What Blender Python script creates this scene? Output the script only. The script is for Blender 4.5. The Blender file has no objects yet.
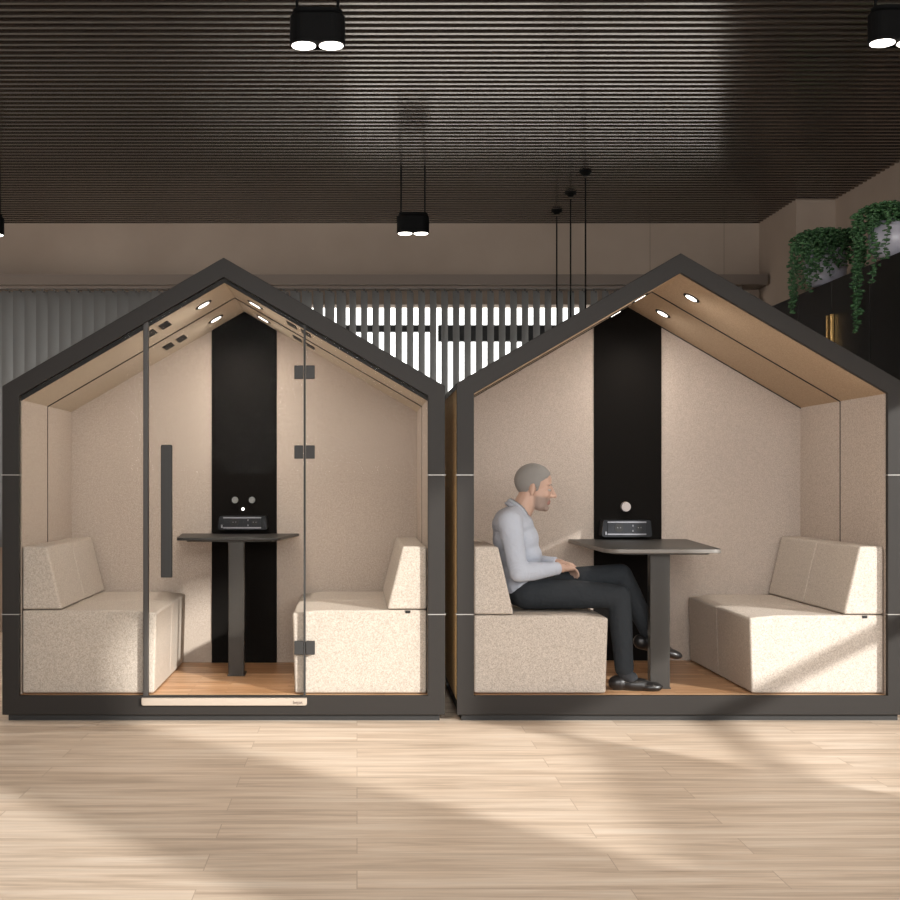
import bpy, bmesh, math, random
from mathutils import Vector, Matrix, noise
random.seed(7)
C = bpy.context.scene.collection
PI = math.pi
FX, VX, VY, EYE = 1300.0, 357.0, 481.0, 1.22   # focal length in pixels, vanishing point, eye height

# ------------------------------------------------------------------ materials
def mat(name, col, rough=0.6, metal=0.0, spec=0.5, emit=None, estr=0.0):
    m = bpy.data.materials.new(name); m.use_nodes = True
    b = m.node_tree.nodes['Principled BSDF']
    b.inputs['Base Color'].default_value = (*col, 1); b.inputs['Roughness'].default_value = rough
    b.inputs['Metallic'].default_value = metal; b.inputs['Specular IOR Level'].default_value = spec
    if emit:
        b.inputs['Emission Color'].default_value = (*emit, 1); b.inputs['Emission Strength'].default_value = estr
    return m

def nd(m, t, **kw):
    n = m.node_tree.nodes.new(t)
    for k, v in kw.items():
        if k in n.inputs: n.inputs[k].default_value = v
        else: setattr(n, k, v)
    return n
def ln(m, a, b): m.node_tree.links.new(a, b)
def coords(m, scale=(1, 1, 1), kind='Object', loc=(0, 0, 0)):
    tc = nd(m, 'ShaderNodeTexCoord'); mp = nd(m, 'ShaderNodeMapping')
    mp.inputs['Scale'].default_value = scale; mp.inputs['Location'].default_value = loc
    ln(m, tc.outputs[kind], mp.inputs['Vector']); return mp.outputs['Vector']
def ramp(m, fac, stops):
    r = nd(m, 'ShaderNodeValToRGB'); e = r.color_ramp.elements
    while len(e) < len(stops): e.new(0.5)
    for el, (p, c) in zip(e, stops): el.position = p; el.color = (*c, 1)
    ln(m, fac, r.inputs['Fac']); return r.outputs['Color']
def mix(m, fac, a, b, mode='MIX'):
    n = nd(m, 'ShaderNodeMix', data_type='RGBA', blend_type=mode)
    for s, v in ((n.inputs[0], fac), (n.inputs[6], a), (n.inputs[7], b)):
        if isinstance(v, (int, float)): s.default_value = v
        elif isinstance(v, tuple): s.default_value = (*v, 1)
        else: ln(m, v, s)
    return n.outputs[2]
def bump(m, h, strength, dist):
    b = nd(m, 'ShaderNodeBump', Strength=strength, Distance=dist); ln(m, h, b.inputs['Height'])
    ln(m, b.outputs['Normal'], m.node_tree.nodes['Principled BSDF'].inputs['Normal'])

def fabric(name, lo, mid, hi, sc=170, bstr=0.35):
    m = mat(name, mid, 0.95, spec=0.15)
    v = coords(m)
    n1 = nd(m, 'ShaderNodeTexNoise', Scale=sc, Detail=3.0, Roughness=0.7); ln(m, v, n1.inputs['Vector'])
    n2 = nd(m, 'ShaderNodeTexNoise', Scale=sc * 0.35, Detail=2.0); ln(m, v, n2.inputs['Vector'])
    c = ramp(m, n1.outputs['Fac'], [(0.34, lo), (0.5, mid), (0.66, hi)])
    c2 = ramp(m, n2.outputs['Fac'], [(0.3, (0.8, 0.8, 0.8)), (0.7, (1.1, 1.1, 1.1))])
    out = mix(m, 0.4, c, c2, 'MULTIPLY')
    ln(m, out, m.node_tree.nodes['Principled BSDF'].inputs['Base Color'])
    bump(m, n1.outputs['Fac'], bstr, 0.003)
    return m

FABRIC = fabric('beige_fabric', (0.35, 0.293, 0.25), (0.48, 0.408, 0.352), (0.615, 0.535, 0.47), 210)
SEATF = fabric('bench_fabric', (0.37, 0.322, 0.277), (0.51, 0.45, 0.395), (0.645, 0.582, 0.52), 215)
LINER = fabric('roof_liner_fabric', (0.42, 0.31, 0.215), (0.50, 0.38, 0.27), (0.57, 0.45, 0.33), 220, 0.15)
LINER_LIT = fabric('lit_roof_liner_fabric', (0.50, 0.43, 0.34), (0.60, 0.52, 0.42), (0.68, 0.60, 0.50), 220, 0.15)  # same liner lightened: downlight glow put into its colour for the glazed pod
OUTER = fabric('outer_panel_fabric', (0.55, 0.42, 0.25), (0.72, 0.56, 0.35), (0.8, 0.65, 0.43), 120, 0.2)

FRAME = mat('charcoal_frame', (0.022, 0.0188, 0.0165), 0.5, 0.0, 0.22)
PLINTH = mat('black_plinth', (0.012, 0.011, 0.010), 0.6)
BLACK = mat('black_panel', (0.0075, 0.0066, 0.006), 0.7, 0.0, 0.04)
GASKET = mat('black_rubber', (0.008, 0.008, 0.008), 0.7)
STEEL = mat('light_joint_metal', (0.34, 0.32, 0.30), 0.4, 0.3)
RAIL = mat('champagne_rail', (0.44, 0.37, 0.305), 0.4, 0.3)
DARKMETAL = mat('dark_door_metal', (0.026, 0.0245, 0.023), 0.5, 0.0, 0.35)
STILE = mat('door_stile_metal', (0.042, 0.037, 0.033), 0.45, 0.0, 0.4)
TABLE = mat('dark_tabletop', (0.022, 0.020, 0.018), 0.42, 0.0, 0.35)
EDGE_GLINT = mat('table_edge_glint', (0.16, 0.145, 0.13), 0.4, 0.2)  # lighter edge colour paints in the glint on the open pod's table
POST = mat('table_post_metal', (0.032, 0.028, 0.024), 0.4, 0.2, 0.4)
LAMPB = mat('black_lamp_metal', (0.003, 0.003, 0.003), 0.7, 0.0, 0.1)
LED = mat('lamp_lens', (1, 1, 1), 0.4, emit=(1.0, 0.93, 0.85), estr=9)
LEDS = mat('downlight_lens', (1, 1, 1), 0.4, emit=(1.0, 0.95, 0.88), estr=5)
GREYK = mat('grey_knob', (0.16, 0.16, 0.155), 0.35, 0.4)
ROSEK = mat('pale_knob', (0.42, 0.37, 0.35), 0.4, 0.3)
SOCK = mat('socket_unit_black', (0.007, 0.008, 0.011), 0.5, 0.0, 0.25)
SLATE = mat('socket_face', (0.013, 0.014, 0.018), 0.5, 0.0, 0.25)
SILVER = mat('socket_silver', (0.20, 0.20, 0.22), 0.4, 0.3)
INK = mat('dark_ink', (0.03, 0.015, 0.012), 0.6)
GOLD = mat('brass_handle', (0.72, 0.45, 0.17), 0.3, 0.9)
CAB = mat('black_brown_cabinet', (0.012, 0.009, 0.008), 0.5)
MULL = mat('black_window_frame', (0.006, 0.006, 0.006), 0.5)
POT = mat('lilac_white_pot', (0.50, 0.49, 0.56), 0.3)
PELM = mat('taupe_pelmet', (0.16, 0.125, 0.10), 0.7)

def wallmat(name, a, b):
    m = mat(name, a, 0.9, spec=0.2); v = coords(m)
    n = nd(m, 'ShaderNodeTexNoise', Scale=2.2, Detail=6.0); ln(m, v, n.inputs['Vector'])
    ln(m, ramp(m, n.outputs['Fac'], [(0.3, a), (0.7, b)]), m.node_tree.nodes['Principled BSDF'].inputs['Base Color'])
    n2 = nd(m, 'ShaderNodeTexNoise', Scale=90.0, Detail=3.0); ln(m, v, n2.inputs['Vector']); bump(m, n2.outputs['Fac'], 0.08, 0.004)
    return m
JOINT = mat('wall_joint', (0.27, 0.21, 0.165), 0.9)
WALL = wallmat('taupe_plaster', (0.335, 0.262, 0.207), (0.38, 0.30, 0.238))

def glassmat(name, tint, refl, rough=0.02):
    m = bpy.data.materials.new(name); m.use_nodes = True; nt = m.node_tree; nt.nodes.clear()
    out = nd(m, 'ShaderNodeOutputMaterial'); mx = nd(m, 'ShaderNodeMixShader')
    tr = nd(m, 'ShaderNodeBsdfTransparent', Color=(*tint, 1)); gl = nd(m, 'ShaderNodeBsdfGlossy', Roughness=rough)
    fr = nd(m, 'ShaderNodeFresnel', IOR=1.45); mu = nd(m, 'ShaderNodeMath', operation='MULTIPLY'); mu.inputs[1].default_value = refl
    ln(m, fr.outputs[0], mu.inputs[0]); ln(m, mu.outputs[0], mx.inputs[0]); ln(m, tr.outputs[0], mx.inputs[1]); ln(m, gl.outputs[0], mx.inputs[2])
    ln(m, mx.outputs[0], out.inputs[0]); return m
GLASS = glassmat('clear_glass', (0.975, 0.97, 0.96), 0.012)
WGLASS = glassmat('window_glass', (0.97, 0.98, 0.98), 0.5)

def woodfloor(name, c1, c2, c3, plank_l, plank_w, rough):
    m = mat(name, c2, rough, spec=0.4)
    v = coords(m)
    br = nd(m, 'ShaderNodeTexBrick', offset=0.37, offset_frequency=2)
    br.inputs['Scale'].default_value = 1.0; br.inputs['Brick Width'].default_value = plank_l; br.inputs['Row Height'].default_value = plank_w
    br.inputs['Mortar Size'].default_value = 0.0016; br.inputs['Mortar Smooth'].default_value = 0.2
    br.inputs['Color1'].default_value = (0, 0, 0, 1); br.inputs['Color2'].default_value = (1, 1, 1, 1); br.inputs['Mortar'].default_value = (0.5, 0.5, 0.5, 1)
    ln(m, v, br.inputs['Vector'])
    # grain: noise stretched along the plank, shifted per plank
    add = nd(m, 'ShaderNodeVectorMath', operation='ADD'); sc = nd(m, 'ShaderNodeVectorMath', operation='SCALE'); sc.inputs['Scale'].default_value = 13.0
    ln(m, br.outputs['Color'], sc.inputs[0]); ln(m, v, add.inputs[0]); ln(m, sc.outputs[0], add.inputs[1])
    mp = nd(m, 'ShaderNodeMapping'); mp.inputs['Scale'].default_value = (0.7, 9, 1); ln(m, add.outputs[0], mp.inputs['Vector'])
    g = nd(m, 'ShaderNodeTexNoise', Scale=1.6, Detail=7.0, Roughness=0.62, Distortion=0.5); ln(m, mp.outputs[0], g.inputs['Vector'])
    mp2 = nd(m, 'ShaderNodeMapping'); mp2.inputs['Scale'].default_value = (2.0, 70, 1); ln(m, add.outputs[0], mp2.inputs['Vector'])
    g2 = nd(m, 'ShaderNodeTexNoise', Scale=2.0, Detail=4.0); ln(m, mp2.outputs[0], g2.inputs['Vector'])
    col = ramp(m, g.outputs['Fac'], [(0.33, c1), (0.5, c2), (0.66, c3)])
    fine = ramp(m, g2.outputs['Fac'], [(0.35, (0.82, 0.82, 0.82)), (0.62, (1.06, 1.06, 1.06))])
    col = mix(m, 0.6, col, fine, 'MULTIPLY')
    tone = ramp(m, br.outputs['Color'], [(0.0, (0.90, 0.89, 0.88)), (1.0, (1.07, 1.06, 1.05))])
    col = mix(m, 0.45, col, tone, 'MULTIPLY')
    col = mix(m, br.outputs['Fac'], col, tuple(x * 0.95 for x in c1))
    ln(m, col, m.node_tree.nodes['Principled BSDF'].inputs['Base Color'])
    bump(m, g2.outputs['Fac'], 0.06, 0.002)
    return m
OAK = woodfloor('light_oak_planks', (0.50, 0.380, 0.282), (0.69, 0.555, 0.435), (0.80, 0.685, 0.57), 1.3, 0.185, 0.42)
PODFLOOR = woodfloor('warm_oak_floor', (0.42, 0.215, 0.10), (0.60, 0.345, 0.185), (0.78, 0.53, 0.33), 0.5, 0.07, 0.35)

CEIL = mat('bronze_ceiling_slats', (0.30, 0.25, 0.212), 0.20, 0.88)
CEILB = mat('ceiling_void_black', (0.006, 0.005, 0.005), 0.9)
def blindmat():
    m = mat('grey_blind_fabric', (0.14, 0.133, 0.126), 0.75, spec=0.15)
    nt = m.node_tree; p = nt.nodes['Principled BSDF']; out = nt.nodes['Material Output']
    t = nd(m, 'ShaderNodeBsdfTranslucent', Color=(0.7, 0.69, 0.67, 1)); mx = nd(m, 'ShaderNodeMixShader'); mx.inputs[0].default_value = 0.12
    ln(m, p.outputs[0], mx.inputs[1]); ln(m, t.outputs[0], mx.inputs[2]); ln(m, mx.outputs[0], out.inputs[0]); return m
BLIND = blindmat()
def leafmat():
    m = mat('leaf_green', (0.03, 0.10, 0.03), 0.45); v = coords(m)
    n = nd(m, 'ShaderNodeTexNoise', Scale=30.0); ln(m, v, n.inputs['Vector'])
    ln(m, ramp(m, n.outputs['Fac'], [(0.3, (0.016, 0.055, 0.02)), (0.7, (0.085, 0.20, 0.075))]), m.node_tree.nodes['Principled BSDF'].inputs['Base Color'])
    return m
LEAF = leafmat()

# ------------------------------------------------------------------ builders
def obj(name, bm, m, parent=None, smooth=False, bevel=0, seg=2, recalc=True):
    if recalc: bmesh.ops.recalc_face_normals(bm, faces=bm.faces)
    me = bpy.data.meshes.new(name); bm.to_mesh(me); bm.free()
    o = bpy.data.objects.new(name, me); C.objects.link(o)
    for x in (m if isinstance(m, (list, tuple)) else [m]): me.materials.append(x)
    if parent: o.parent = parent
    if smooth:
        for p in me.polygons: p.use_smooth = True
    if bevel:
        b = o.modifiers.new('b', 'BEVEL'); b.width = bevel; b.segments = seg; b.limit_method = 'ANGLE'; b.angle_limit = math.radians(35)
        for p in me.polygons: p.use_smooth = True
        w = o.modifiers.new('w', 'WEIGHTED_NORMAL'); w.keep_sharp = True
    return o
def tag(o, label, cat, group=None):
    o['label'] = label; o['category'] = cat
    if group: o['group'] = group
    return o
def thing(name, label, cat, loc=(0, 0, 0), group=None):
    o = bpy.data.objects.new(name, None); C.objects.link(o); o.location = loc; o.empty_display_size = 0.1
    return tag(o, label, cat, group)
def struct(name, bm, m, parent=None, **k):
    o = obj(name, bm, m, parent, **k)
    if not parent: o['kind'] = 'structure'
    return o
def box(bm, x0, x1, y0, y1, z0, z1):
    v = [bm.verts.new(p) for p in ((x0,y0,z0),(x1,y0,z0),(x1,y1,z0),(x0,y1,z0),(x0,y0,z1),(x1,y0,z1),(x1,y1,z1),(x0,y1,z1))]
    for f in ((0,1,2,3),(4,5,6,7),(0,1,5,4),(1,2,6,5),(2,3,7,6),(3,0,4,7)): bm.faces.new([v[i] for i in f])
    return bm
def B(*a): return box(bmesh.new(), *a)
def prism(bm, pts, y0, y1):            # polygon in x-z, pushed along y
    a = [bm.verts.new((x, y0, z)) for x, z in pts]; b = [bm.verts.new((x, y1, z)) for x, z in pts]
    bm.faces.new(a); bm.faces.new(b[::-1]); n = len(pts)
    for i in range(n): bm.faces.new((a[i], a[(i+1) % n], b[(i+1) % n], b[i]))
    return bm
def P(pts, y0, y1): return prism(bmesh.new(), pts, y0, y1)
def slab(pts, z0, z1):                 # polygon in x-y, pushed along z
    bm = bmesh.new()
    a = [bm.verts.new((x, y, z0)) for x, y in pts]; b = [bm.verts.new((x, y, z1)) for x, y in pts]
    bm.faces.new(a[::-1]); bm.faces.new(b); n = len(pts)
    for i in range(n): bm.faces.new((a[i], a[(i+1) % n], b[(i+1) % n], b[i]))
    return bm
def cyl(bm, p0, p1, r0, r1=None, n=16):
    p0, p1 = Vector(p0), Vector(p1); r1 = r0 if r1 is None else r1
    q = (p1 - p0).to_track_quat('Z', 'Y').to_matrix()
    a, b = [], []
    for i in range(n):
        t = 2 * PI * i / n; d = q @ Vector((math.cos(t), math.sin(t), 0))
        a.append(bm.verts.new(p0 + d * r0)); b.append(bm.verts.new(p1 + d * r1))
    bm.faces.new(a[::-1]); bm.faces.new(b)
    for i in range(n): bm.faces.new((a[i], a[(i+1) % n], b[(i+1) % n], b[i]))
    return bm
def lathe(bm, c, prof, n=32):          # prof: (r, z)
    rings = []
    for r, z in prof:
        rings.append([bm.verts.new((c[0] + r * math.cos(2*PI*i/n), c[1] + r * math.sin(2*PI*i/n), c[2] + z)) for i in range(n)])
    for a, b in zip(rings, rings[1:]):
        for i in range(n): bm.faces.new((a[i], a[(i+1) % n], b[(i+1) % n], b[i]))
    bm.faces.new(rings[0][::-1]); bm.faces.new(rings[-1]); return bm
def rounded(pts, rads, n=6):           # round the corners of a polygon
    out = []; N = len(pts)
    for i in range(N):
        p = Vector(pts[i]); a = Vector(pts[i-1]); b = Vector(pts[(i+1) % N]); r = rads[i]
        if r <= 0: out.append(tuple(p)); continue
        u = (a - p).normalized(); w = (b - p).normalized(); ang = u.angle(w); d = r / math.tan(ang / 2)
        s, e = p + u * d, p + w * d
        for k in range(n + 1):
            t = k / n; out.append(tuple(s * (1-t)**2 + p * 2*t*(1-t) + e * t*t))
    return out

# ------------------------------------------------------------------ the room
Hc, Yb = 3.30, 10.5
struct('floor', B(-4.7, 4.6, -3.0, 12.0, -0.1, 0.0), OAK)
bm = bmesh.new(); y = 1.6
cb = obj('ceiling', B(-4.7, 4.6, -3.0, Yb, 3.372, 3.45), CEILB); cb['kind'] = 'structure'
bm = bmesh.new()
while y < Yb - 0.02:
    box(bm, -4.7, 3.54 if y > 6.3 else 4.6, y, y + 0.025, Hc, 3.37); y += 0.0765
sl = obj('ceiling_slats', bm, CEIL, cb)
# back wall with a long window opening
wz0, wz1, wx0, wx1 = 0.75, 2.645, -4.2, 3.0
bm = bmesh.new()
box(bm, -4.7, 3.6, Yb, Yb + 0.2, wz1, 3.45); box(bm, -4.7, 3.6, Yb, Yb + 0.2, 0, wz0)
box(bm, -4.7, wx0, Yb, Yb + 0.2, wz0, wz1); box(bm, wx1, 3.6, Yb, Yb + 0.2, wz0, wz1)
struct('wall_back', bm, WALL)
struct('wall_left', B(-4.9, -4.7, -3.0, 10.7, 0, 3.45), WALL)
struct('wall_front', B(-4.9, 4.6, -3.2, -3.0, 0, 3.45), WALL)  # unseen, added behind the camera to block sky light
struct('wall_right', B(3.54, 3.7, 6.3, 9.62, 0, 3.45), WALL)
struct('trim_1', B(3.25, 3.7, 9.62, 10.5, 0, 3.45), WALL)      # boxed-out corner pier
# unseen glazed right side: parapet, header and posts, shaped to mask the sun
bm = bmesh.new()
box(bm, 3.54, 3.7, -3.0, 6.3, 2.95, 3.45)
box(bm, 3.54, 3.7, -3.0, 3.2, 0, 1.26)
box(bm, 3.54, 3.7, 6.1, 6.3, 0, 2.95); box(bm, 3.54, 3.7, -0.6, 1.0, 1.26, 2.95); box(bm, 3.54, 3.7, 3.2, 4.45, 1.36, 2.12); box(bm, 3.54, 3.7, 3.2, 6.1, 2.12, 2.95)
struct('wall_right_2', bm, WALL)
# fine vertical panel joints on the wall above the window
for i, px in enumerate((650, 724)):
    X = (px - VX) * Yb / FX
    struct('trim_%d' % (i + 2), B(X - 0.004, X + 0.004, Yb - 0.003, Yb, 2.84, 3.3), JOINT)
struct('trim_4', B(-4.7, 3.23, 10.22, 10.5, 2.765, 2.845), PELM)   # pelmet
# window of the back wall
w1 = obj('window_1', bmesh.new(), MULL); w1['kind'] = 'structure'
bm = bmesh.new()
for X0, X1 in ((-4.2, -4.14), (2.94, 3.0), (0.605, 0.632), (-1.9, -1.86)): box(bm, X0, X1, Yb + 0.05, Yb + 0.12, wz0, wz1 - 0.02)
box(bm, wx0, wx1, Yb + 0.05, Yb + 0.12, wz0, wz0 + 0.06)
box(bm, wx0, 0.605, Yb + 0.05, Yb + 0.12, 2.432, 2.486); box(bm, 0.66, wx1, Yb + 0.05, Yb + 0.12, 2.355, 2.486)
struct('window_frame', bm, MULL, w1)
struct('window_pane', B(wx0, wx1, Yb + 0.13, Yb + 0.136, wz0, wz1), WGLASS, w1)
# glazing of the right side: uprights, rails and panes
w2 = obj('window_2', bmesh.new(), MULL); w2['kind'] = 'structure'
bm = bmesh.new()
for Y in (-2.95, 3.16, 6.04): box(bm, 3.57, 3.66, Y, Y + 0.06, 0.0 if Y > 3.1 else 1.26, 2.95 if Y < 5 else 2.12)
for z in (1.26, 2.9): box(bm, 3.57, 3.66, -3.0, -0.6, z, z + 0.05); box(bm, 3.57, 3.66, 1.0, 3.2, z, z + 0.05)
for z in (0.0, 0.90, 2.06): box(bm, 3.57, 3.66, 3.2, 6.1, z, z + 0.06)  # unseen; middle rail added to cast a shadow streak on the bench
struct('window_frame', bm, MULL, w2)
bm = bmesh.new()
for y0, y1, z0, z1 in ((-2.9, -0.6, 1.31, 2.9), (1.0, 3.16, 1.31, 2.9), (3.22, 6.04, 0.96, 2.06), (3.22, 6.04, 0.06, 0.90)): box(bm, 3.61, 3.616, y0, y1, z0, z1)
struct('window_pane', bm, WGLASS, w2)

# ------------------------------------------------------------------ vertical blinds
def blind(X0, X1, turn, w, label):
    """turn: slat angle in degrees, or a function of the place that gives it"""
    cx = (X0 + X1) / 2
    t = thing('vertical_blind', label, 'window blind', (cx, 10.32, 2.745), 'vertical blinds at the back window')
    obj('headrail', B(X0 - cx, X1 - cx, -0.03, 0.03, 0.0, 0.02), PELM, t)
    sl = bmesh.new(); pitch = 0.0912; n = int((X1 - X0) / pitch); S0 = X1 - n * pitch if X0 < -3 else X0
    for i in range(n):
        x = S0 + (i + 0.5) * pitch; th = math.radians(turn(x)); lx = x - cx
        car = bmesh.new(); cyl(car, (lx, 0, -0.03), (lx, 0, 0.0), 0.007, n=8)
        box(car, lx - 0.02, lx + 0.02, -0.006, 0.006, -0.030, -0.016); obj('carrier_clip', car, CLIP, t)
        rows = []
        for z in (-0.02, -2.05):
            row = []
            for k in range(7):
                u = k / 6 - 0.5; d = 0.008 * (1 - 4 * u * u)
                row.append(sl.verts.new((lx + u * w * math.cos(th) + d * math.sin(th), u * w * math.sin(th) - d * math.cos(th), z)))
            rows.append(row)
        for k in range(6): sl.faces.new((rows[0][k], rows[0][k+1], rows[1][k+1], rows[1][k]))
    obj('slats', sl, BLIND, t, smooth=True, recalc=False)
    return t
CLIP = mat('blind_clip', (0.10, 0.09, 0.08), 0.5)
def covering(share, w):                     # the slat angle that covers a wanted share of the pitch
    def turn(x):
        v = x / 10.32
        return min(range(5, 88), key=lambda k: abs(w * (math.cos(math.radians(k)) - v * math.sin(math.radians(k))) - share * 0.0912))
    return turn
XJ = (347 - VX) * 10.32 / FX
blind(-3.9, XJ, lambda x: 58, 0.140, 'grey vertical blind with nearly closed slats, left of the open one')
blind(XJ, 3.05, covering(0.59, 0.127), 0.127, 'grey vertical blind with slats turned open to bright daylight between the pod roofs')

# ------------------------------------------------------------------ meeting pods
def pod(name_label, X0, X1, ez, az, iez, iaz, lz, glazed, Dp, pw):
    """X0..X1 outer width, ez/az outer eave and ridge, iez/iaz inner eave and ridge of the frame, lz how far the liner hangs below"""
    cx = (X0 + X1) / 2; h = (X1 - X0) / 2; t = 0.087; hi = h - t; F0, F1 = 0.032, 0.130
    Yd = Dp + 0.08; Ym = Dp / 2
    r = thing('meeting_pod', name_label, 'meeting pod', (cx, 6.6, 0), 'house-shaped meeting pods')
    # front frame: one ring between the outer and the inner outline
    bm = bmesh.new(); FD = 0.03
    O = [(-h, F0), (h, F0), (h, ez), (0, az), (-h, ez)]; I = [(-hi, F1), (hi, F1), (hi, iez), (0, iaz), (-hi, iez)]
    rg = [[bm.verts.new((x, y, z)) for x, z in L] for L, y in ((O, 0), (I, 0), (I, FD), (O, FD))]
    for q in range(4):
        u, v = rg[q], rg[(q + 1) % 4]
        for i in range(5): bm.faces.new((u[i], u[(i+1) % 5], v[(i+1) % 5], v[i]))
    obj('frame', bm, FRAME, r, bevel=0.003)
    for s in (-1, 1):
        for z in (1.2505, 0.5425): obj('joint_strip', B(*sorted((s*(h+0.004), s*(hi-0.002))), -0.003, 0.05, z-0.0022, z+0.0022), STEEL, r)
    obj('plinth', B(-h + 0.025, h - 0.025, 0.03, Yd - 0.02, 0.0, F0), PLINTH, r)
    bm = B(-h + 0.01, h - 0.01, 0.031, Yd, F0, F1 - 0.03); obj('base_panel', bm, FRAME, r)
    obj('pod_floor', B(-hi, hi, 0.031, Dp, F1 - 0.03, F1), PODFLOOR, r)
    liz, laz = iez - lz * 1.0, iaz - lz      # liner lines
    for s in (-1, 1):
        obj('outer_side_panel', B(*sorted((s*(h-0.002), s*(h-0.022))), 0.031, Yd, F1 - 0.03, ez - 0.01), OUTER, r)
        obj('roof_panel', P([(s*h, ez), (0, az), (0, az - 0.03), (s*h, ez - 0.03)], 0.031, Yd + 0.01), FRAME, r)
    y0a = 0.052 if glazed else 0.031
    zt = lambda x: laz - (laz - liz) * abs(x) / hi
    for s in (-1, 1):
        obj('seam_strip', B(*sorted((s*(hi-0.002), s*(hi+0.03))), Ym-0.0045, Ym+0.0045, F1, liz+0.002), GASKET, r)
        obj('ceiling_seam', P([(s*hi, liz-0.005), (0, laz-0.005), (0, laz+0.012), (s*hi, liz+0.012)], Ym-0.0045, Ym+0.0045), GASKET, r)
        if not glazed: obj('corner_seam', P([(s*hi, liz-0.006), (s*pw, zt(pw)-0.006), (s*pw, zt(pw)), (s*hi, liz)], Dp-0.006, Dp), GASKET, r)
        for y0, y1 in ((y0a, Ym-0.0045), (Ym+0.0045, Dp)):
            obj('side_wall_panel', B(*sorted((s*hi, s*(hi+0.035))), y0, y1, F1, liz), FABRIC, r)
            obj('ceiling_panel', P([(s*hi, liz), (0, laz), (0, laz + 0.035), (s*hi, liz + 0.035)], y0, y1), LINER_LIT if glazed else LINER, r)
    # back wall: two fabric panels beside a black centre panel
    zt = lambda x: laz - (laz - liz) * abs(x) / hi
    for s in (-1, 1):
        obj('back_wall_panel', P([(s*hi, F1), (s*(pw+0.002), F1), (s*(pw+0.002), zt(pw)), (s*hi, liz)], Dp, Dp + 0.04), FABRIC, r)
    obj('centre_panel', P([(-pw, F1), (pw, F1), (pw, zt(pw)), (0, laz), (-pw, zt(pw))], Dp - 0.008, Dp + 0.04), BLACK, r)
    obj('rear_panel', P([(-h+0.01, F0), (h-0.01, F0), (h-0.01, ez-0.02), (0, az-0.02), (-h+0.01, ez-0.02)], Dp + 0.05, Yd), FRAME, r)
    # downlights and vents on the sloping ceiling
    sl = (laz - liz) / hi; nl = math.hypot(1, sl)
    for s in (-1, 1):
        ex = Vector((s / nl, 0, -sl / nl)); nn = Vector((-s * sl / nl, 0, -1 / nl))
        for y in (Ym*0.5, Ym*1.5):
            p = Vector((s * 0.138, y, zt(0.138)))
            bm = bmesh.new(); cyl(bm, p + nn * -0.002, p + nn * 0.004, 0.048, n=24)
            d = obj('downlight', bm, GASKET, r)
            bm = bmesh.new(); cyl(bm, p + nn * 0.003, p + nn * 0.0055, 0.032, n=24); obj('lens', bm, LEDS, d)
            l = bpy.data.lights.new('downlight_beam', 'SPOT'); l.energy = 22 if glazed else 17; l.color = (1, 0.92, 0.83); l.spot_size = math.radians(140); l.spot_blend = 1.0; l.shadow_soft_size = 0.035
            lo = bpy.data.objects.new('downlight_beam', l); C.objects.link(lo); lo.parent = d; lo.location = p + nn * 0.02
            lo.rotation_euler = nn.to_track_quat('-Z', 'Y').to_euler()
        if glazed:
            for y in (0.25, 0.90):
                for dx in (0.335, 0.41):
                    bm = bmesh.new(); q = [Vector((s*(dx-0.024), y-0.08, zt(dx-0.024))), Vector((s*(dx+0.024), y-0.08, zt(dx+0.024))), Vector((s*(dx+0.024), y+0.08, zt(dx+0.024))), Vector((s*(dx-0.024), y+0.08, zt(dx-0.024)))]
                    a = [bm.verts.new(v + nn*0.004) for v in q]; b = [bm.verts.new(v - nn*0.004) for v in q]
                    bm.faces.new(a); bm.faces.new(b[::-1])
                    for i in range(4): bm.faces.new((a[i], a[(i+1)%4], b[(i+1)%4], b[i]))
                    obj('vent', bm, GASKET, r)
    return r, cx, h, hi

def socket_unit(r, cx, X, z0, z1, hw, back):
    """black desk-height power unit on the centre panel: sloping black body, face with two silver strips, sockets"""
    t = X - cx; y = back - 0.115
    body = bmesh.new()
    prism(body, rounded([(t-hw, z0), (t+hw, z0), (t+hw*0.93, z1), (t-hw*0.93, z1)], [0.02, 0.02, 0.012, 0.012]), y, back)
    o = obj('socket_unit', body, SOCK, r)
    zc = (z0 + z1) / 2; hh = (z1 - z0) / 2
    obj('socket_face', B(t-hw*0.76, t+hw*0.74, y-0.004, y+0.01, z0+hh*0.35, z1-hh*0.25), SLATE, o)
    for z in (z0+hh*0.33, z1-hh*0.22): obj('silver_strip', B(t-hw*0.77, t+hw*0.75, y-0.007, y+0.01, z-0.004, z+0.004), SILVER, o)
    for dx, rr in ((-0.32, 0.026), (0.49, 0.018)):
        bm = bmesh.new(); cyl(bm, (t+hw*dx, y+0.005, zc+0.004), (t+hw*dx, y-0.006, zc+0.004), rr, n=20)
        k = obj('socket', bm, GASKET, o)
        bm = bmesh.new()
        for e in (-1, 1): cyl(bm, (t+hw*dx+e*0.008, y-0.004, zc+0.006), (t+hw*dx+e*0.008, y-0.0075, zc+0.006), 0.0025, n=8)
        obj('contact', bm, SILVER, k)
    for dz in (-0.014, 0.017): obj('usb_port', B(t+hw*0.21, t+hw*0.24, y-0.008, y, zc+dz-0.004, zc+dz+0.006), SILVER, o)
    obj('status_tag', B(t-hw*0.86, t-hw*0.80, y-0.006, y, z0+0.013, z0+0.032), SILVER, o)

# --- glazed pod on the left
ra, ca, ha, hia = pod('glazed house-shaped meeting pod with glass door, left of the open pod', -1.802, 0.447, 1.702, 2.355, 1.652, 2.255, 0.018, True, 1.21, 0.194)
Lx = lambda px, Y=6.6: (px - VX) * Y / FX - ca
Lz = lambda py, Y=6.6: EYE + (VY - py) * Y / FX
iez, iaz = 1.652, 2.255
ztop = lambda x: iaz - (iaz - iez) * abs(x) / hia
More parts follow.
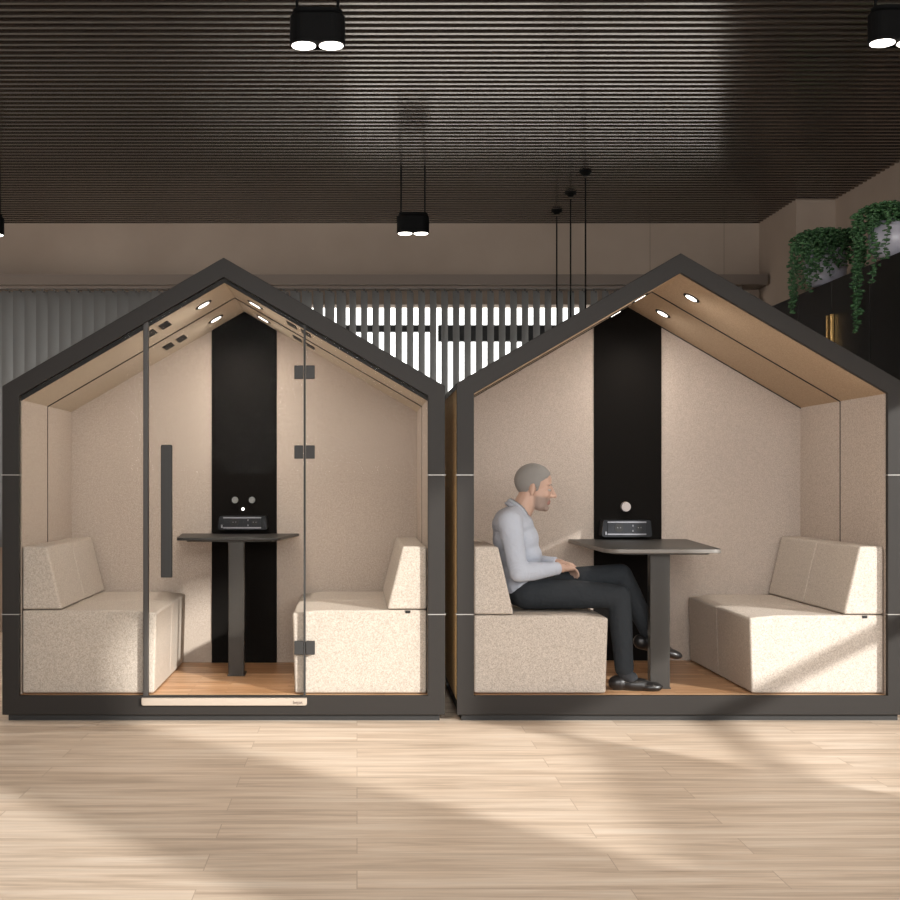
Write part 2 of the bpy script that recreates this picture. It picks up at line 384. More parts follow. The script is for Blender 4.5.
# gasket strips under the roof frame
for s in (-1, 1):
    obj('gasket', P([(s*hia, iez), (0, iaz), (0, iaz-0.022), (s*hia, iez-0.022)], 0.032, 0.05), GASKET, ra)
dl, dr = Lx(145.5), Lx(304.5)
def gpane(x0, x1, name, par, y0=0.012):
    pts = [(x0, 0.126), (x1, 0.126), (x1, ztop(x1))] + ([(0, iaz)] if x0 < 0 < x1 else []) + [(x0, ztop(x0))]
    return obj(name, P(pts, y0, y0 + 0.010), GLASS, par)
gpane(-hia, dl - 0.014, 'fixed_glass', ra); gpane(dr + 0.005, hia, 'fixed_glass', ra)
door = gpane(dl + 0.014, dr - 0.005, 'glass_door', ra)
obj('door_stile', P([(dl-0.013, 0.10), (dl+0.013, 0.10), (dl+0.013, ztop(dl+0.013)), (dl-0.013, ztop(dl-0.013))], 0.002, 0.036), STILE, ra, bevel=0.003)
obj('door_seal', P([(dr-0.005, 0.126), (dr+0.005, 0.126), (dr+0.005, ztop(dr+0.005)), (dr-0.005, ztop(dr-0.005))], 0.006, 0.036), DARKMETAL, ra)
obj('door_handle', B(Lx(162), Lx(173), -0.045, -0.015, Lz(577), Lz(445)), DARKMETAL, door, bevel=0.004)
obj('handle_mount', B(Lx(165), Lx(170), -0.016, 0.013, Lz(556), Lz(550)), DARKMETAL, door); obj('handle_mount', B(Lx(165), Lx(170), -0.016, 0.013, Lz(472), Lz(466)), DARKMETAL, door)
for py in (372, 452, 648):
    hg = obj('hinge', B(dr-0.052, dr-0.007, 0.000, 0.030, Lz(py+6.7), Lz(py-6.7)), DARKMETAL, door, bevel=0.0015)
    obj('hinge_leaf', B(dr+0.007, dr+0.052, 0.000, 0.030, Lz(py+6.7), Lz(py-6.7)), DARKMETAL, hg, bevel=0.0015)
rail = obj('door_rail', P(rounded([(Lx(142), Lz(705)), (Lx(307), Lz(705)), (Lx(307), Lz(697.5)), (Lx(142), Lz(697.5))], [0.012, 0.012, 0, 0]), -0.022, 0.0), RAIL, ra, bevel=0.003)
tc = bpy.data.curves.new('rail_lettering', 'FONT'); tc.body = 'bejot'; tc.size = 0.024; tc.extrude = 0.0006; tc.materials.append(INK)
to = bpy.data.objects.new('rail_lettering', tc); C.objects.link(to)
bpy.context.view_layer.update()
me = bpy.data.meshes.new_from_object(to.evaluated_get(bpy.context.evaluated_depsgraph_get())); bpy.data.objects.remove(to)
to = bpy.data.objects.new('lettering', me); C.objects.link(to); to.parent = rail; to.rotation_euler = (PI/2, 0, 0); to.location = (Lx(293), -0.0225, Lz(703.2))
if not me.materials: me.materials.append(INK)
socket_unit(ra, ca, -0.677, 0.93, 1.012, 0.147, 1.20)
for px, py, rr, m in ((235, 500, 0.0195, GREYK), (252, 500, 0.0195, GREYK)):
    bm = bmesh.new(); X = Lx(px, 7.8); z = Lz(py, 7.8); cyl(bm, (X, 1.21, z), (X, 1.185, z), rr, rr*0.92, 24); obj('control_knob', bm, m, ra)
bm = bmesh.new(); X = Lx(243, 7.8); z = Lz(509, 7.8); cyl(bm, (X, 1.21, z), (X, 1.197, z), 0.008, n=16); obj('indicator_light', bm, LEDS, ra)

# --- open pod on the right
rb, cb_, hb, hib = pod('open-fronted house-shaped meeting pod without glass, with a seated man inside', 0.507, 2.782, 1.7175, 2.377, 1.665, 2.277, 0.0, False, 1.30, 0.204)
socket_unit(rb, cb_, 1.615, 0.885, 0.985, 0.152, 1.29)
bm = bmesh.new(); X = (628.5 - VX) * 7.8 / FX - cb_; z = Lz(507, 7.8); cyl(bm, (X, 1.295, z), (X, 1.265, z), 0.031, 0.028, 28); obj('control_knob', bm, ROSEK, rb)

# ------------------------------------------------------------------ tables
def table(label, front, back, yf, yb, z, post, postd, rf, th, edge, parent_floor=0.131):
    (fc, fw), (bc, bw) = front, back
    t = thing('pod_table', label, 'table', ((post[0] + post[1]) / 2, yf, parent_floor), 'tables inside the pods')
    ox, oy, oz = t.location
    pts = rounded([(fc-fw-ox, yf-oy), (fc+fw-ox, yf-oy), (bc+bw-ox, yb-oy), (bc-bw-ox, yb-oy)], rf)
    bm = slab(pts, z-th-oz, z-oz)
    bm.normal_update()
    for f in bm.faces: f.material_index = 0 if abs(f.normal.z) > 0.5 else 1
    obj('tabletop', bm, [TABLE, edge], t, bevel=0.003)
    inset = rounded([(fc-fw-ox+0.05, yf-oy+0.04), (fc+fw-ox-0.05, yf-oy+0.04), (bc+bw-ox-0.05, yb-oy-0.03), (bc-bw-ox+0.05, yb-oy-0.03)], rf)
    obj('support_plate', slab(inset, z-th-oz-0.008, z-th-oz), POST, t)
    obj('post', B(post[0]-ox, post[1]-ox, post[2]-oy, post[2]-oy+postd, 0, z-th-0.008-oz), POST, t, bevel=0.004)
    obj('foot_plate', B(post[0]-ox-0.004, post[1]-ox+0.004, post[2]-oy-0.003, post[2]-oy+postd+0.1, 0, 0.006), POST, t)
    return t
table('dark tabletop on single post in front of the black panel in the glazed pod', (-0.713, 0.286), (-0.697, 0.352), 7.19, 7.79, 0.906, (-0.719, -0.631, 7.256), 0.06, [0.03, 0.03, 0.01, 0.01], 0.016, TABLE)
table('dark tabletop with rounded corners on single post beside the seated man', (1.585, 0.30), (1.64, 0.36), 6.70, 7.885, 0.868, (1.535, 1.640, 6.81), 0.06, [0.10, 0.06, 0.01, 0.01], 0.022, EDGE_GLINT)

# ------------------------------------------------------------------ sofa benches
def bench(label, Xb, s, z_seat, wid, with_tag, dep):
    """Xb: x of the wall side, s: +1 when the bench reaches to the right"""
    t = thing('sofa_bench', label, 'bench', (Xb, 6.615, 0.131), 'beige sofa benches inside the pods')
    zs = z_seat - 0.131; zb = 0.885 - 0.131
    for k, (y0, y1) in enumerate(((0.03, 0.03 + dep/2 - 0.0004), (0.03 + dep/2 + 0.0004, 0.03 + dep))):
        obj('seat', P([(0.004*s, 0.004), ((wid-0.012)*s, 0.004), (wid*s, zs - 0.014), (wid*s*0.80, zs), (0.004*s, zs)], y0, y1), SEATF, t, bevel=0.012, seg=4)
        obj('backrest', P([(0.004*s, zs + 0.004), (0.208*s, zs + 0.004), (0.128*s, zb), (0.004*s, zb)], y0, y1), SEATF, t, bevel=0.013, seg=4)
    obj('plinth', B(*sorted((0.02*s, (wid-0.03)*s)), 0.08, dep, 0, 0.03), PLINTH, t)
    if with_tag:
        obj('tag', B(*sorted((0.087*s, 0.113*s)), 0.027, 0.034, zs - 0.016, zs - 0.002), GASKET, t)
    return t
bench('beige fabric sofa bench on the left side of the glazed pod', -1.802 + 0.087, 1, 0.560, 0.69, False, 1.135)
bench('beige fabric sofa bench behind the door hinges of the glazed pod', 0.447 - 0.087, -1, 0.560, 0.69, True, 1.135)
bench('beige fabric sofa bench the seated man sits on', 0.507 + 0.087, 1, 0.534, 0.69, False, 1.22)
bench('empty beige fabric sofa bench opposite the seated man', 2.782 - 0.087, -1, 0.534, 0.69, True, 1.22)

# ------------------------------------------------------------------ lamps
def twin_lamp(label, X, Y, zt):
    t = thing('twin_pendant_lamp', label, 'pendant lamp', (X, Y, zt), 'black twin-spot pendant lamps')
    R = 0.054; H = 0.135
    bm = bmesh.new()
    out = []
    def pill(r, n=14):
        return [(math.cos(a)*r + (0.053 if math.cos(a) > 0 else -0.053), math.sin(a)*r) for a in [PI/2 - 0.001 + PI*i/n for i in range(n+1)] + [-PI/2 + 0.001 + PI*i/n for i in range(n+1)]]
    rings = []
    for r, z in ((R-0.012, 0.0), (R-0.012, -0.012), (R, -0.026), (R, -H)):
        rings.append([bm.verts.new((x, y, z)) for x, y in pill(r)])
    for a, b in zip(rings, rings[1:]):
        for i in range(len(a)): bm.faces.new((a[i], a[(i+1) % len(a)], b[(i+1) % len(a)], b[i]))
    bm.faces.new(rings[0]); bm.faces.new(rings[-1][::-1])
    obj('lamp_body', bm, LAMPB, t)
    for s in (-1, 1):
        bm = bmesh.new(); cyl(bm, (s*0.053, 0, -H+0.004), (s*0.053, 0, -H-0.003), 0.046, n=28); obj('lens', bm, LED, t)
        bm = bmesh.new(); cyl(bm, (s*0.079, 0, 0), (s*0.079, 0, 3.31 - zt), 0.006, n=8); obj('rod', bm, LAMPB, t)
        l = bpy.data.lights.new('lamp_beam', 'SPOT'); l.energy = 34; l.color = (1, 0.84, 0.67); l.spot_size = math.radians(150); l.spot_blend = 0.9; l.shadow_soft_size = 0.05
        lo = bpy.data.objects.new('lamp_beam', l); C.objects.link(lo); lo.parent = t; lo.location = (s*0.053, 0, -H-0.02)
    return t
twin_lamp('black twin-spot pendant lamp at the ceiling, largest and nearest one left of centre', (317.5-VX)*5.03/FX, 5.03, 3.04)
twin_lamp('black twin-spot pendant lamp in the upper right corner, above the trailing plants', (896-VX)*5.03/FX, 5.03, 3.05)
twin_lamp('small black twin-spot pendant lamp on two rods above the gap between the pods', (413-VX)*8.64/FX, 8.64, 3.0)
twin_lamp('small black twin-spot pendant lamp at the far left edge', (-12-VX)*8.64/FX, 8.64, 2.99)
for (X, Y), lab in (((1.532, 9.97), 'thin black pendant cord with cup canopy, leftmost and farthest of three'),
                    ((1.538, 9.36), 'thin black pendant cord with cup canopy, middle one of three'),
                    ((1.533, 8.72), 'thin black pendant cord with cup canopy, rightmost and nearest of three')):
    t = thing('cord_pendant', lab, 'pendant lamp', (X, Y, 3.3), 'cord pendants behind the open pod')
    bm = bmesh.new(); lathe(bm, (0, 0, -0.034), [(0.016, 0), (0.022, 0.006), (0.042, 0.022), (0.042, 0.034)], 20); obj('canopy', bm, LAMPB, t)
    bm = bmesh.new(); cyl(bm, (0, 0, -0.05), (0, 0, -1.45), 0.0055, n=8); obj('cord', bm, LAMPB, t)
    bm = bmesh.new(); lathe(bm, (0, 0, -1.68), [(0.11, 0), (0.10, 0.07), (0.05, 0.15), (0.02, 0.17), (0.015, 0.24)], 28); obj('lamp_shade', bm, LAMPB, t)

# ------------------------------------------------------------------ cabinets and plants on the right
for y0, y1, lab in ((6.95, 7.595, 'tall black cabinet under the right-hand trailing plant, at the picture edge'),
                    (7.60, 8.82, 'tall black cabinet with brass handles behind the open pod'),
                    (8.825, 9.60, 'tall black cabinet against the wall pier, behind the left-hand trailing plant')):
    t = thing('tall_cabinet', lab, 'cabinet', (3.25, (y0+y1)/2, 0), 'tall black cabinets along the right wall')
    hy = (y1-y0)/2
    obj('carcass', B(-0.23, 0.27, -hy, hy, 0.06, 2.49), CAB, t); obj('plinth', B(-0.20, 0.26, -hy, hy, 0, 0.06), PLINTH, t)
    two = hy > 0.5
    for a, b in (((-hy+0.003, -0.002), (0.002, hy-0.003)) if two else ((-hy+0.003, hy-0.003),)):
        d = obj('door', B(-0.252, -0.231, a, b, 0.07, 2.485), CAB, t, bevel=0.002)
        if two:
            s = 1 if a > 0 else -1
            obj('handle', B(-0.275, -0.253, s*0.035 - 0.010, s*0.035 + 0.010, 1.30, 2.27), GOLD, d, bevel=0.003)

def plant(label, X, Y, z, strands, seed, sc=1.0):
    rnd = random.Random(seed)
    t = thing('trailing_plant', label, 'potted plant', (X, Y, z), 'trailing plants on the cabinets'); t.scale = (1, 1, sc)
    bm = bmesh.new()
    lathe(bm, (0, 0, 0), [(0.07, 0), (0.10, 0.01), (0.128, 0.07), (0.138, 0.14), (0.132, 0.21), (0.118, 0.26), (0.108, 0.26), (0.104, 0.235)], 36)
    obj('pot', bm, POT, t, smooth=True)
    lf, st = bmesh.new(), bmesh.new()
    def leaf(p, r):
        m = Matrix.Translation(p) @ Matrix.Rotation(rnd.uniform(0, 6.28), 4, 'Z') @ Matrix.Rotation(rnd.uniform(-1.2, 1.2), 4, 'X') @ Matrix.Diagonal((r, r*0.85, r*0.38, 1))
        bmesh.ops.create_icosphere(lf, subdivisions=1, radius=1, matrix=m)
    def strand(ang, out, length, sway):
        a0 = Vector((math.cos(ang)*0.04, math.sin(ang)*0.04, 0.25)); prev = a0
        pts = []
        for i in range(1, 7):
            u = i / 6; pts.append(a0 + Vector((math.cos(ang)*out*u, math.sin(ang)*out*u, 0.11*math.sin(PI*min(u*0.8, 1)) * 1.1)))
        n = max(2, int(length / 0.022))
        e = pts[-1]
        for i in range(1, n + 1):
            pts.append(e + Vector((sway*math.sin(i*0.35)*0.02 + rnd.uniform(-.005, .005), rnd.uniform(-.005, .005) + sway*math.cos(i*0.3)*0.012, -0.022*i)))
        for i, p in enumerate(pts):
            if i % 2 == 0 or True: cyl(st, prev, p, 0.002, n=4)
            prev = p
            for k in range(2 if i > 5 else 2):
                leaf(p + Vector((rnd.uniform(-.018, .018), rnd.uniform(-.018, .018), rnd.uniform(-.012, .012))), rnd.uniform(0.013, 0.019))
    for ang, out, length in strands: strand(math.radians(ang), out, length, rnd.uniform(-1, 1))
    for i in range(22):                        # short mop over the rim
        strand(rnd.uniform(0, 6.28), rnd.uniform(0.09, 0.165), rnd.uniform(0.02, 0.13), 0.3)
    for i in range(190):
        a = rnd.uniform(0, 6.28); q = rnd.uniform(0, 1)**0.6
        leaf(Vector((math.cos(a)*q*0.15, math.sin(a)*q*0.15, 0.25 + 0.15*(1-q*q) + rnd.uniform(-.03, .02))), rnd.uniform(0.014, 0.021))
    obj('stems', st, LEAF, t)
    obj('foliage', lf, LEAF, t, smooth=True)
    return t
plant('trailing green plant in pale pot on the cabinets, left of the other plant', 3.065, 8.51, 2.491,
      [(178, .17, .52), (186, .18, .44), (172, .165, .48), (194, .175, .40), (205, .17, .26), (214, .175, .36), (222, .18, .30), (230, .19, .38), (237, .20, .32), (245, .2, .16), (262, .19, .14), (290, .19, .2), (310, .2, .22), (325, .2, .24), (340, .19, .22), (280, .18, .1), (355, .19, .18), (20, .18, .15), (242, .2, .26), (250, .2, .22), (256, .205, .27), (268, .2, .2), (274, .2, .24)], 3, 0.93)
plant('trailing green plant in pale pot on the cabinets, cut by the right picture edge', 3.065, 7.43, 2.491,
      [(172, .16, .86), (177, .17, .76), (167, .155, .66), (181, .165, .80), (160, .15, .46), (190, .16, .30), (216, .18, .36), (222, .185, .54), (203, .16, .14), (240, .2, .36), (300, .19, .2), (320, .19, .22), (150, .14, .2)], 11, 0.78)

# ------------------------------------------------------------------ the seated man
SKIN = mat('skin', (0.46, 0.30, 0.23), 0.55); LIP = mat('lips', (0.36, 0.15, 0.12), 0.5)
HAIR = mat('grey_hair', (0.22, 0.21, 0.20), 0.8); STUB = mat('grey_stubble', (0.30, 0.21, 0.17), 0.7)
SHIRT = mat('pale_blue_shirt', (0.41, 0.44, 0.51), 0.8, spec=0.2); TROU = mat('dark_slate_trousers', (0.026, 0.030, 0.035), 0.85, spec=0.2)
SHOE = mat('black_leather', (0.012, 0.011, 0.011), 0.35); SOCKM = mat('dark_sock', (0.02, 0.022, 0.026), 0.9)
EYEW = mat('eye_white', (0.34, 0.31, 0.29), 0.35); IRIS = mat('iris', (0.03, 0.02, 0.015), 0.2)
for m, s in ((SHIRT, 14.0), (TROU, 16.0)):
    n = nd(m, 'ShaderNodeTexNoise', Scale=s, Detail=2.0, Distortion=1.2); ln(m, coords(m), n.inputs['Vector']); bump(m, n.outputs['Fac'], 0.28, 0.03)
YP = 6.95
def ell(bm, c, r, rot=None):
    M = Matrix.Translation(c) @ (rot.to_4x4() if rot else Matrix.Identity(4)) @ Matrix.Diagonal((*r, 1))
    bmesh.ops.create_uvsphere(bm, u_segments=20, v_segments=12, radius=1, matrix=M)
def limb(bm, pts):
    for (p, r) in pts: bmesh.ops.create_uvsphere(bm, u_segments=16, v_segments=10, radius=r, matrix=Matrix.Translation(p))
    for (p, r), (q, s) in zip(pts, pts[1:]):
        if (Vector(p) - Vector(q)).length > 1e-4: cyl(bm, p, q, r, s, 16)
def fuse(name, bm, m, vox, parent=None, smooth=6, post=None):
    """melt the closed pieces into one continuous skin"""
    bmesh.ops.recalc_face_normals(bm, faces=bm.faces)
    me = bpy.data.meshes.new('t'); bm.to_mesh(me); bm.free()
    o = bpy.data.objects.new('t', me); C.objects.link(o)
    k = o.modifiers.new('r', 'REMESH'); k.mode = 'VOXEL'; k.voxel_size = vox; k.use_smooth_shade = True
    s = o.modifiers.new('s', 'SMOOTH'); s.iterations = smooth; s.factor = 0.5
    bpy.context.view_layer.update()
    res = bpy.data.meshes.new_from_object(o.evaluated_get(bpy.context.evaluated_depsgraph_get()))
    bpy.data.objects.remove(o)
    res.materials.clear()
    for x in (m if isinstance(m, list) else [m]): res.materials.append(x)
    for p in res.polygons: p.use_smooth = True
    if post: post(res)
    r = bpy.data.objects.new(name, res); C.objects.link(r)
    if parent: r.parent = parent
    return r
V = Vector
# joints
pelvis = V((0.885, YP, 0.655)); nk0 = V((0.862, YP, 1.06)); nk1 = V((0.915, YP, 1.13))
hip = {-1: V((0.90, YP-0.085, 0.632)), 1: V((0.90, YP+0.085, 0.645))}
knee = {-1: V((1.375, YP-0.125, 0.615)), 1: V((1.41, YP+0.005, 0.715))}
ank = {-1: V((1.395, YP-0.175, 0.215)), 1: V((1.575, YP+0.015, 0.395))}
toe = {-1: V((1.565, YP-0.205, 0.152)), 1: V((1.745, YP+0.02, 0.335))}
sho = {-1: V((0.795, YP-0.18, 1.005)), 1: V((0.815, YP+0.18, 1.005))}
elb = {-1: V((0.835, YP-0.235, 0.745)), 1: V((0.90, YP+0.235, 0.765))}
wri = {-1: V((1.068, YP-0.115, 0.762)), 1: V((1.09, YP+0.10, 0.775))}
# head in its own frame: origin at ear height, +x is the face direction
HO = V((0.948, YP, 1.178)); HR = Matrix.Rotation(math.radians(9), 3, 'Y') @ Matrix.Rotation(math.radians(-8), 3, 'Z')
hp = lambda x, y, z: HO + HR @ V((x, y, z))
bm = bmesh.new()
ell(bm, hp(-0.012, 0, 0.042), (0.098, 0.076, 0.090), HR)       # skull
ell(bm, hp(0.030, 0, -0.020), (0.062, 0.062, 0.088), HR)       # face
ell(bm, hp(0.042, 0, -0.078), (0.040, 0.046, 0.034), HR)       # jaw
ell(bm, hp(0.074, 0, -0.094), (0.019, 0.022, 0.017), HR)       # chin
ell(bm, hp(0.072, 0, 0.030), (0.020, 0.052, 0.012), HR)        # brow
for s in (-1, 1):
    ell(bm, hp(0.0745, s*0.031, 0.0150), (0.0145, 0.0150, 0.0065), HR); ell(bm, hp(0.0735, s*0.031, -0.0045), (0.0125, 0.0140, 0.0045), HR)   # eyelids
    ell(bm, hp(0.058, s*0.040, -0.022), (0.026, 0.020, 0.020), HR)   # cheekbone
    ell(bm, hp(-0.010, s*0.078, -0.004), (0.017, 0.008, 0.031), Matrix.Rotation(math.radians(9), 3, 'Y') @ Matrix.Rotation(math.radians(s*18-8), 3, 'Z'))
    ell(bm, hp(-0.008, s*0.076, -0.030), (0.010, 0.007, 0.010), HR)
limb(bm, [(hp(0.088, 0, 0.018), 0.008), (hp(0.112, 0, -0.022), 0.0125)])                       # nose
for s in (-1, 1): ell(bm, hp(0.098, s*0.011, -0.026), (0.012, 0.008, 0.009), HR)
ell(bm, hp(0.084, 0, -0.053), (0.013, 0.024, 0.0065), HR); ell(bm, hp(0.083, 0, -0.066), (0.012, 0.021, 0.0075), HR)   # lips
limb(bm, [(nk0 - V((0.01, 0, 0.05)), 0.062), (nk1, 0.056), (hp(-0.02, 0, -0.03), 0.058)])
# trunk and limbs under the clothes
for c, r in (((0.885, YP, 0.66), (0.11, 0.15, 0.10)), ((0.865, YP, 0.78), (0.095, 0.135, 0.10)), ((0.84, YP, 0.92), (0.10, 0.15, 0.11)), ((0.835, YP, 1.0), (0.085, 0.165, 0.07))): ell(bm, V(c), r)
for s in (-1, 1):
    limb(bm, [(sho[s], 0.045), (elb[s], 0.036), (elb[s].lerp(wri[s], 0.3), 0.036), (wri[s], 0.024)])
    limb(bm, [(hip[s], 0.07), (knee[s], 0.046), (knee[s].lerp(ank[s], 0.3), 0.046), (ank[s], 0.032)])
# hands: palm, four bent fingers, thumb from the side of the palm
def hand(s):
    w = wri[s]; d = (V((1.165, YP - 0.015*1 + (0.02 if s > 0 else -0.02), 0.752 + (0.012 if s > 0 else 0))) - w).normalized()
    side = V((0, 0, 1)).cross(d).normalized()         # across the palm, to the left of d
    up = d.cross(side)
    pc = w + d * 0.045
    R = Matrix((d, side, up)).transposed()
    ell(bm, pc, (0.050, 0.039, 0.0165), R); limb(bm, [(w, 0.024), (w + d*0.02, 0.023)])
    inn = -s                                         # thumb points to the body midline
    for k, (off, L, r0) in enumerate(((0.029, 0.070, 0.0088), (0.0105, 0.079, 0.0092), (-0.009, 0.073, 0.0088), (-0.028, 0.057, 0.0078))):
        b0 = w + d*0.078 + side*(off*inn) + up*0.003
        f = (0.45, 0.33, 0.25); p = b0; pts = [(p - d*0.02, r0*1.05), (p, r0)]
        a = 0.35 + 0.05*k
        for fr in f:
            dirv = d*math.cos(a) - up*math.sin(a) + side*(inn*off*1.2)
            p = p + dirv.normalized()*L*fr; pts.append((p, r0*(1 - 0.1*len(pts)*0.5))); a += 0.42
        limb(bm, pts)
    tb = w + d*0.022 + side*(inn*0.026)
    limb(bm, [(tb, 0.014), (tb + d*0.030 + side*(inn*0.020) - up*0.004, 0.0115), (tb + d*0.056 + side*(inn*0.022) - up*0.008, 0.0095), (tb + d*0.072 + side*(inn*0.014) - up*0.012, 0.008)])
for s in (-1, 1): hand(s)
HI = HR.transposed()
def sst(a, b, x):
    t = min(1, max(0, (x - a) / (b - a))); return t*t*(3 - 2*t)
def paint(me):
    at = me.color_attributes.new('tone', 'FLOAT_COLOR', 'POINT')
    sk, st, lp = (0.46, 0.30, 0.23), (0.24, 0.185, 0.16), (0.36, 0.17, 0.145)
    for i, v in enumerate(me.vertices):
        q = HI @ (v.co - HO)
        near = 1 if v.co.z > 1.03 else 0
        k = near * sst(-0.028, -0.044, q.z) * sst(-0.118, -0.098, q.z) * sst(-0.002, 0.022, q.x) * 0.85
        l = near * sst(0.076, 0.082, q.x) * sst(0.026, 0.019, abs(q.y)) * sst(-0.0755, -0.070, q.z) * sst(-0.046, -0.051, q.z)
        c = [a + (b - a)*k for a, b in zip(sk, st)]; c = [a + (b - a)*l for a, b in zip(c, lp)]
        at.data[i].color = (*c, 1)
n = nd(SKIN, 'ShaderNodeAttribute', attribute_name='tone'); ln(SKIN, n.outputs['Color'], SKIN.node_tree.nodes['Principled BSDF'].inputs['Base Color'])
man = fuse('person', bm, SKIN, 0.0042, smooth=4, post=paint)
tag(man, 'seated man in pale blue shirt and dark trousers with crossed legs', 'person')
# eyes, brows, hair
for s in (-1, 1):
    bm = bmesh.new(); ell(bm, hp(0.0765, s*0.031, 0.006), (0.0125, 0.0125, 0.0095), HR); e = obj('eye', bm, EYEW, man, smooth=True)
    bm = bmesh.new(); ell(bm, hp(0.0870, s*0.031, 0.005), (0.0032, 0.0058, 0.0058), HR); obj('iris', bm, IRIS, e, smooth=True)
    bm = bmesh.new(); limb(bm, [(hp(0.089, s*0.014, 0.031), 0.0034), (hp(0.086, s*0.032, 0.035), 0.0036), (hp(0.074, s*0.048, 0.030), 0.0024)]); obj('eyebrow', bm, HAIR, man, smooth=True)
bm = bmesh.new()
bmesh.ops.create_uvsphere(bm, u_segments=96, v_segments=64, radius=1, matrix=Matrix.Diagonal((0.1012, 0.0792, 0.0932, 1)))
LIM = ((-0.12, -0.052), (-0.04, -0.045), (-0.022, 0.018), (0.004, 0.020), (0.010, -0.008), (0.022, -0.004), (0.032, 0.050), (0.064, 0.078), (0.09, 0.12))
def hairline(x):
    for (x0, z0), (x1, z1) in zip(LIM, LIM[1:]):
        if x <= x1: return z0 + (z1 - z0) * max(0, (x - x0) / (x1 - x0))
    return LIM[-1][1]
kill = []
for v in bm.verts:
    p = v.co + V((-0.012, 0, 0.042)); d = p.z - hairline(p.x) + noise.noise(p * 160) * 0.003
    if d < -0.012: kill.append(v)
    k = 0.962 + 0.046 * sst(-0.008, 0.010, d) + noise.noise(v.co * 110) * 0.012
    v.co = HO + HR @ (v.co * k + V((-0.012, 0, 0.042)))
bmesh.ops.delete(bm, geom=kill, context='VERTS')
h = obj('hair', bm, HAIR, man, smooth=True)
# shirt
bm = bmesh.new()
for c, r in (((0.882, YP, 0.665), (0.120, 0.160, 0.095)), ((0.876, YP, 0.74), (0.122, 0.152, 0.085)), ((0.866, YP, 0.82), (0.125, 0.150, 0.10)), ((0.848, YP, 0.91), (0.125, 0.160, 0.11)), ((0.832, YP, 0.985), (0.112, 0.175, 0.085)), ((0.835, YP, 1.04), (0.075, 0.12, 0.045))): ell(bm, V(c), r)
for s in (-1, 1):
    limb(bm, [(V((0.84, YP + s*0.06, 1.05)), 0.045), (sho[s] + V((0, 0, 0.0)), 0.066), (sho[s].lerp(elb[s], 0.5), 0.057), (elb[s], 0.050), (elb[s].lerp(wri[s], 0.35), 0.050), (elb[s].lerp(wri[s], 0.88), 0.036)])
shirt = fuse('shirt', bm, SHIRT, 0.0065, man, smooth=26)
bm = bmesh.new()                                     # collar: a tilted open band round the neck
axis = (nk1 - nk0).normalized(); sd = V((0, 1, 0)); fw = sd.cross(axis)
N = 28; rows = []
for k, (rr, hh) in enumerate(((0.080, -0.012), (0.074, 0.030), (0.082, 0.012))):
    row = []
    for i in range(N + 1):
        a = 0.22 + (2*PI - 0.44) * i / N
        dip = 0.024 * max(0, math.cos(a))
        row.append(bm.verts.new(nk0 + axis*(hh - dip) + fw*(math.cos(a)*rr) + sd*(math.sin(a)*rr)))
    rows.append(row)
for a, b in zip(rows, rows[1:]):
    for i in range(N): bm.faces.new((a[i], a[i+1], b[i+1], b[i]))
o = obj('collar', bm, SHIRT, shirt, smooth=True); k = o.modifiers.new('s', 'SOLIDIFY'); k.thickness = 0.004
for s in (-1, 1):
    bm = bmesh.new(); d = (wri[s] - elb[s]).normalized(); c = elb[s].lerp(wri[s], 0.92); cyl(bm, c - d*0.028, c + d*0.010, 0.0355, 0.033, 24); obj('cuff', bm, SHIRT, shirt, bevel=0.004)
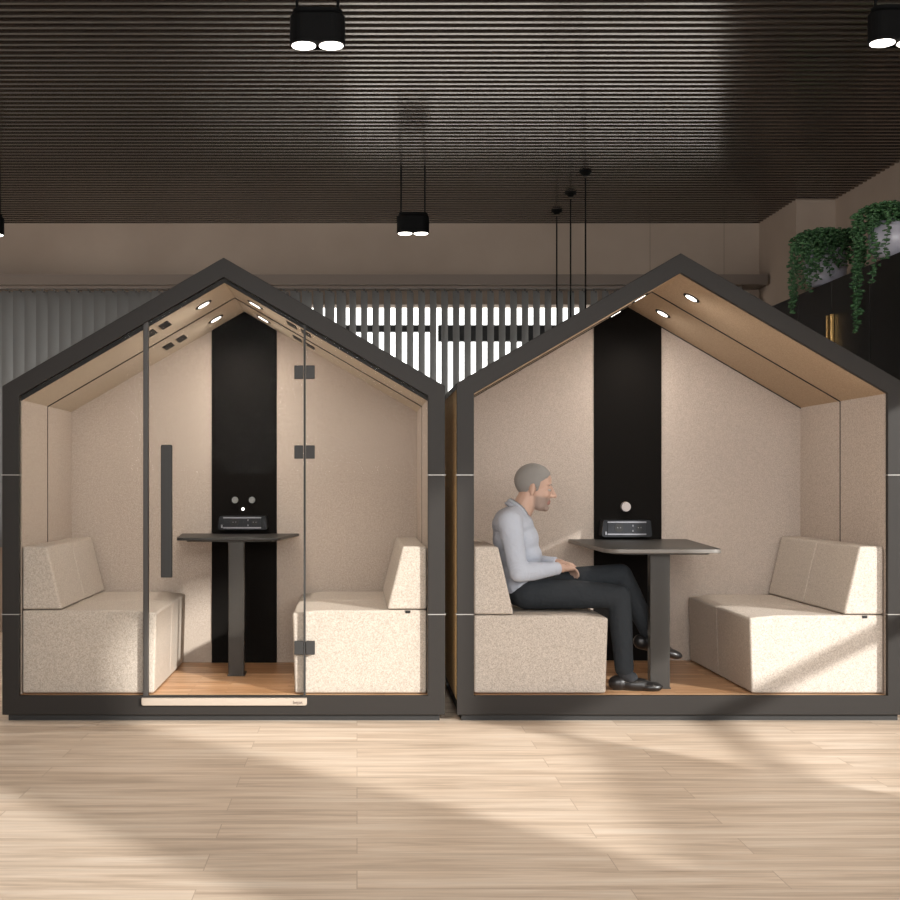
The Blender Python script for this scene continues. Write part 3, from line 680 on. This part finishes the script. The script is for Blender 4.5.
# trousers
bm = bmesh.new()
ell(bm, V((0.888, YP, 0.640)), (0.112, 0.158, 0.095)); ell(bm, V((0.93, YP, 0.630)), (0.10, 0.15, 0.08))
for s in (-1, 1):
    limb(bm, [(hip[s], 0.090), (hip[s].lerp(knee[s], 0.5), 0.077), (knee[s], 0.063), (knee[s].lerp(ank[s], 0.3), 0.061), (knee[s].lerp(ank[s], 0.72), 0.052), (knee[s].lerp(ank[s], 0.93), 0.050)])
fuse('trousers', bm, TROU, 0.0065, man, smooth=5)
for s in (-1, 1):
    bm = bmesh.new(); limb(bm, [(knee[s].lerp(ank[s], 0.88), 0.036), (ank[s], 0.037), (ank[s].lerp(toe[s], 0.2) - V((0, 0, 0.01)), 0.035)])
    fuse('sock', bm, SOCKM, 0.006, man, smooth=3)
    bm = bmesh.new(); f = (toe[s] - ank[s]); f.z = 0 if s < 0 else f.z * 0.85; f.normalize()
    dn = V((0, 0, -1)) if s < 0 else (f.cross(V((0, 1, 0)))).normalized() * (-1 if f.cross(V((0, 1, 0))).z > 0 else 1)
    sdv = f.cross(dn)
    base = ank[s] + dn * 0.050
    Rm = Matrix((f, sdv, -dn)).transposed()
    ell(bm, base - f*0.035 - dn*0.002, (0.050, 0.036, 0.042), Rm); ell(bm, base + f*0.055 + dn*0.004, (0.085, 0.038, 0.036), Rm); ell(bm, base + f*0.135 + dn*0.013, (0.062, 0.043, 0.026), Rm)
    limb(bm, [(base - f*0.055 + dn*0.028, 0.010), (base + f*0.17 + dn*0.028, 0.010)])
    fuse('shoe', bm, SHOE, 0.005, man, smooth=4)

# ------------------------------------------------------------------ camera, light, sky
cam = bpy.data.cameras.new('camera'); co = bpy.data.objects.new('camera', cam); C.objects.link(co)
co.location = (0, 0, EYE); co.rotation_euler = (PI/2, 0, 0)
cam.sensor_width = 36; cam.lens = 36 * FX / 900; cam.shift_x = (450 - VX) / 900; cam.shift_y = (VY - 450) / 900
cam.clip_start = 0.05; cam.clip_end = 200
bpy.context.scene.camera = co

w = bpy.data.worlds.new('sky'); bpy.context.scene.world = w; w.use_nodes = True
bg = w.node_tree.nodes['Background']; bg.inputs[0].default_value = (1.0, 0.985, 0.96, 1); bg.inputs[1].default_value = 3.2

def lamp(name, typ, loc, direction, energy, col, **k):
    l = bpy.data.lights.new(name, typ); l.energy = energy; l.color = col
    for a, b in k.items(): setattr(l, a, b)
    o = bpy.data.objects.new(name, l); C.objects.link(o); o.location = loc
    o.rotation_euler = V(direction).to_track_quat('-Z', 'Y').to_euler(); return o
az, el = math.radians(41), math.radians(18.5)
lamp('sun', 'SUN', (8, -4, 5), (-math.sin(az)*math.cos(el), math.cos(az)*math.cos(el), -math.sin(el)), 12.0, (1.0, 0.97, 0.935), angle=math.radians(1.6))
lamp('front_fill_light', 'AREA', (0.6, -1.6, 2.3), (0.0, 1, -0.16), 165, (1.0, 0.985, 0.97), shape='RECTANGLE', size=6.5, size_y=2.0, spread=math.radians(110))  # added soft fill behind the camera, no window there
lamp('side_fill_light', 'AREA', (-4.4, 7.6, 2.2), (1, 0.12, 0.0), 45, (1.0, 0.96, 0.92), shape='RECTANGLE', size=4.0, size_y=1.6, spread=math.radians(120))  # added fill at the solid left wall, brightens pier and right wall

vs = bpy.context.scene.view_settings
vs.view_transform = 'Standard'; vs.look = 'None'; vs.exposure = 0.0; vs.gamma = 1.0
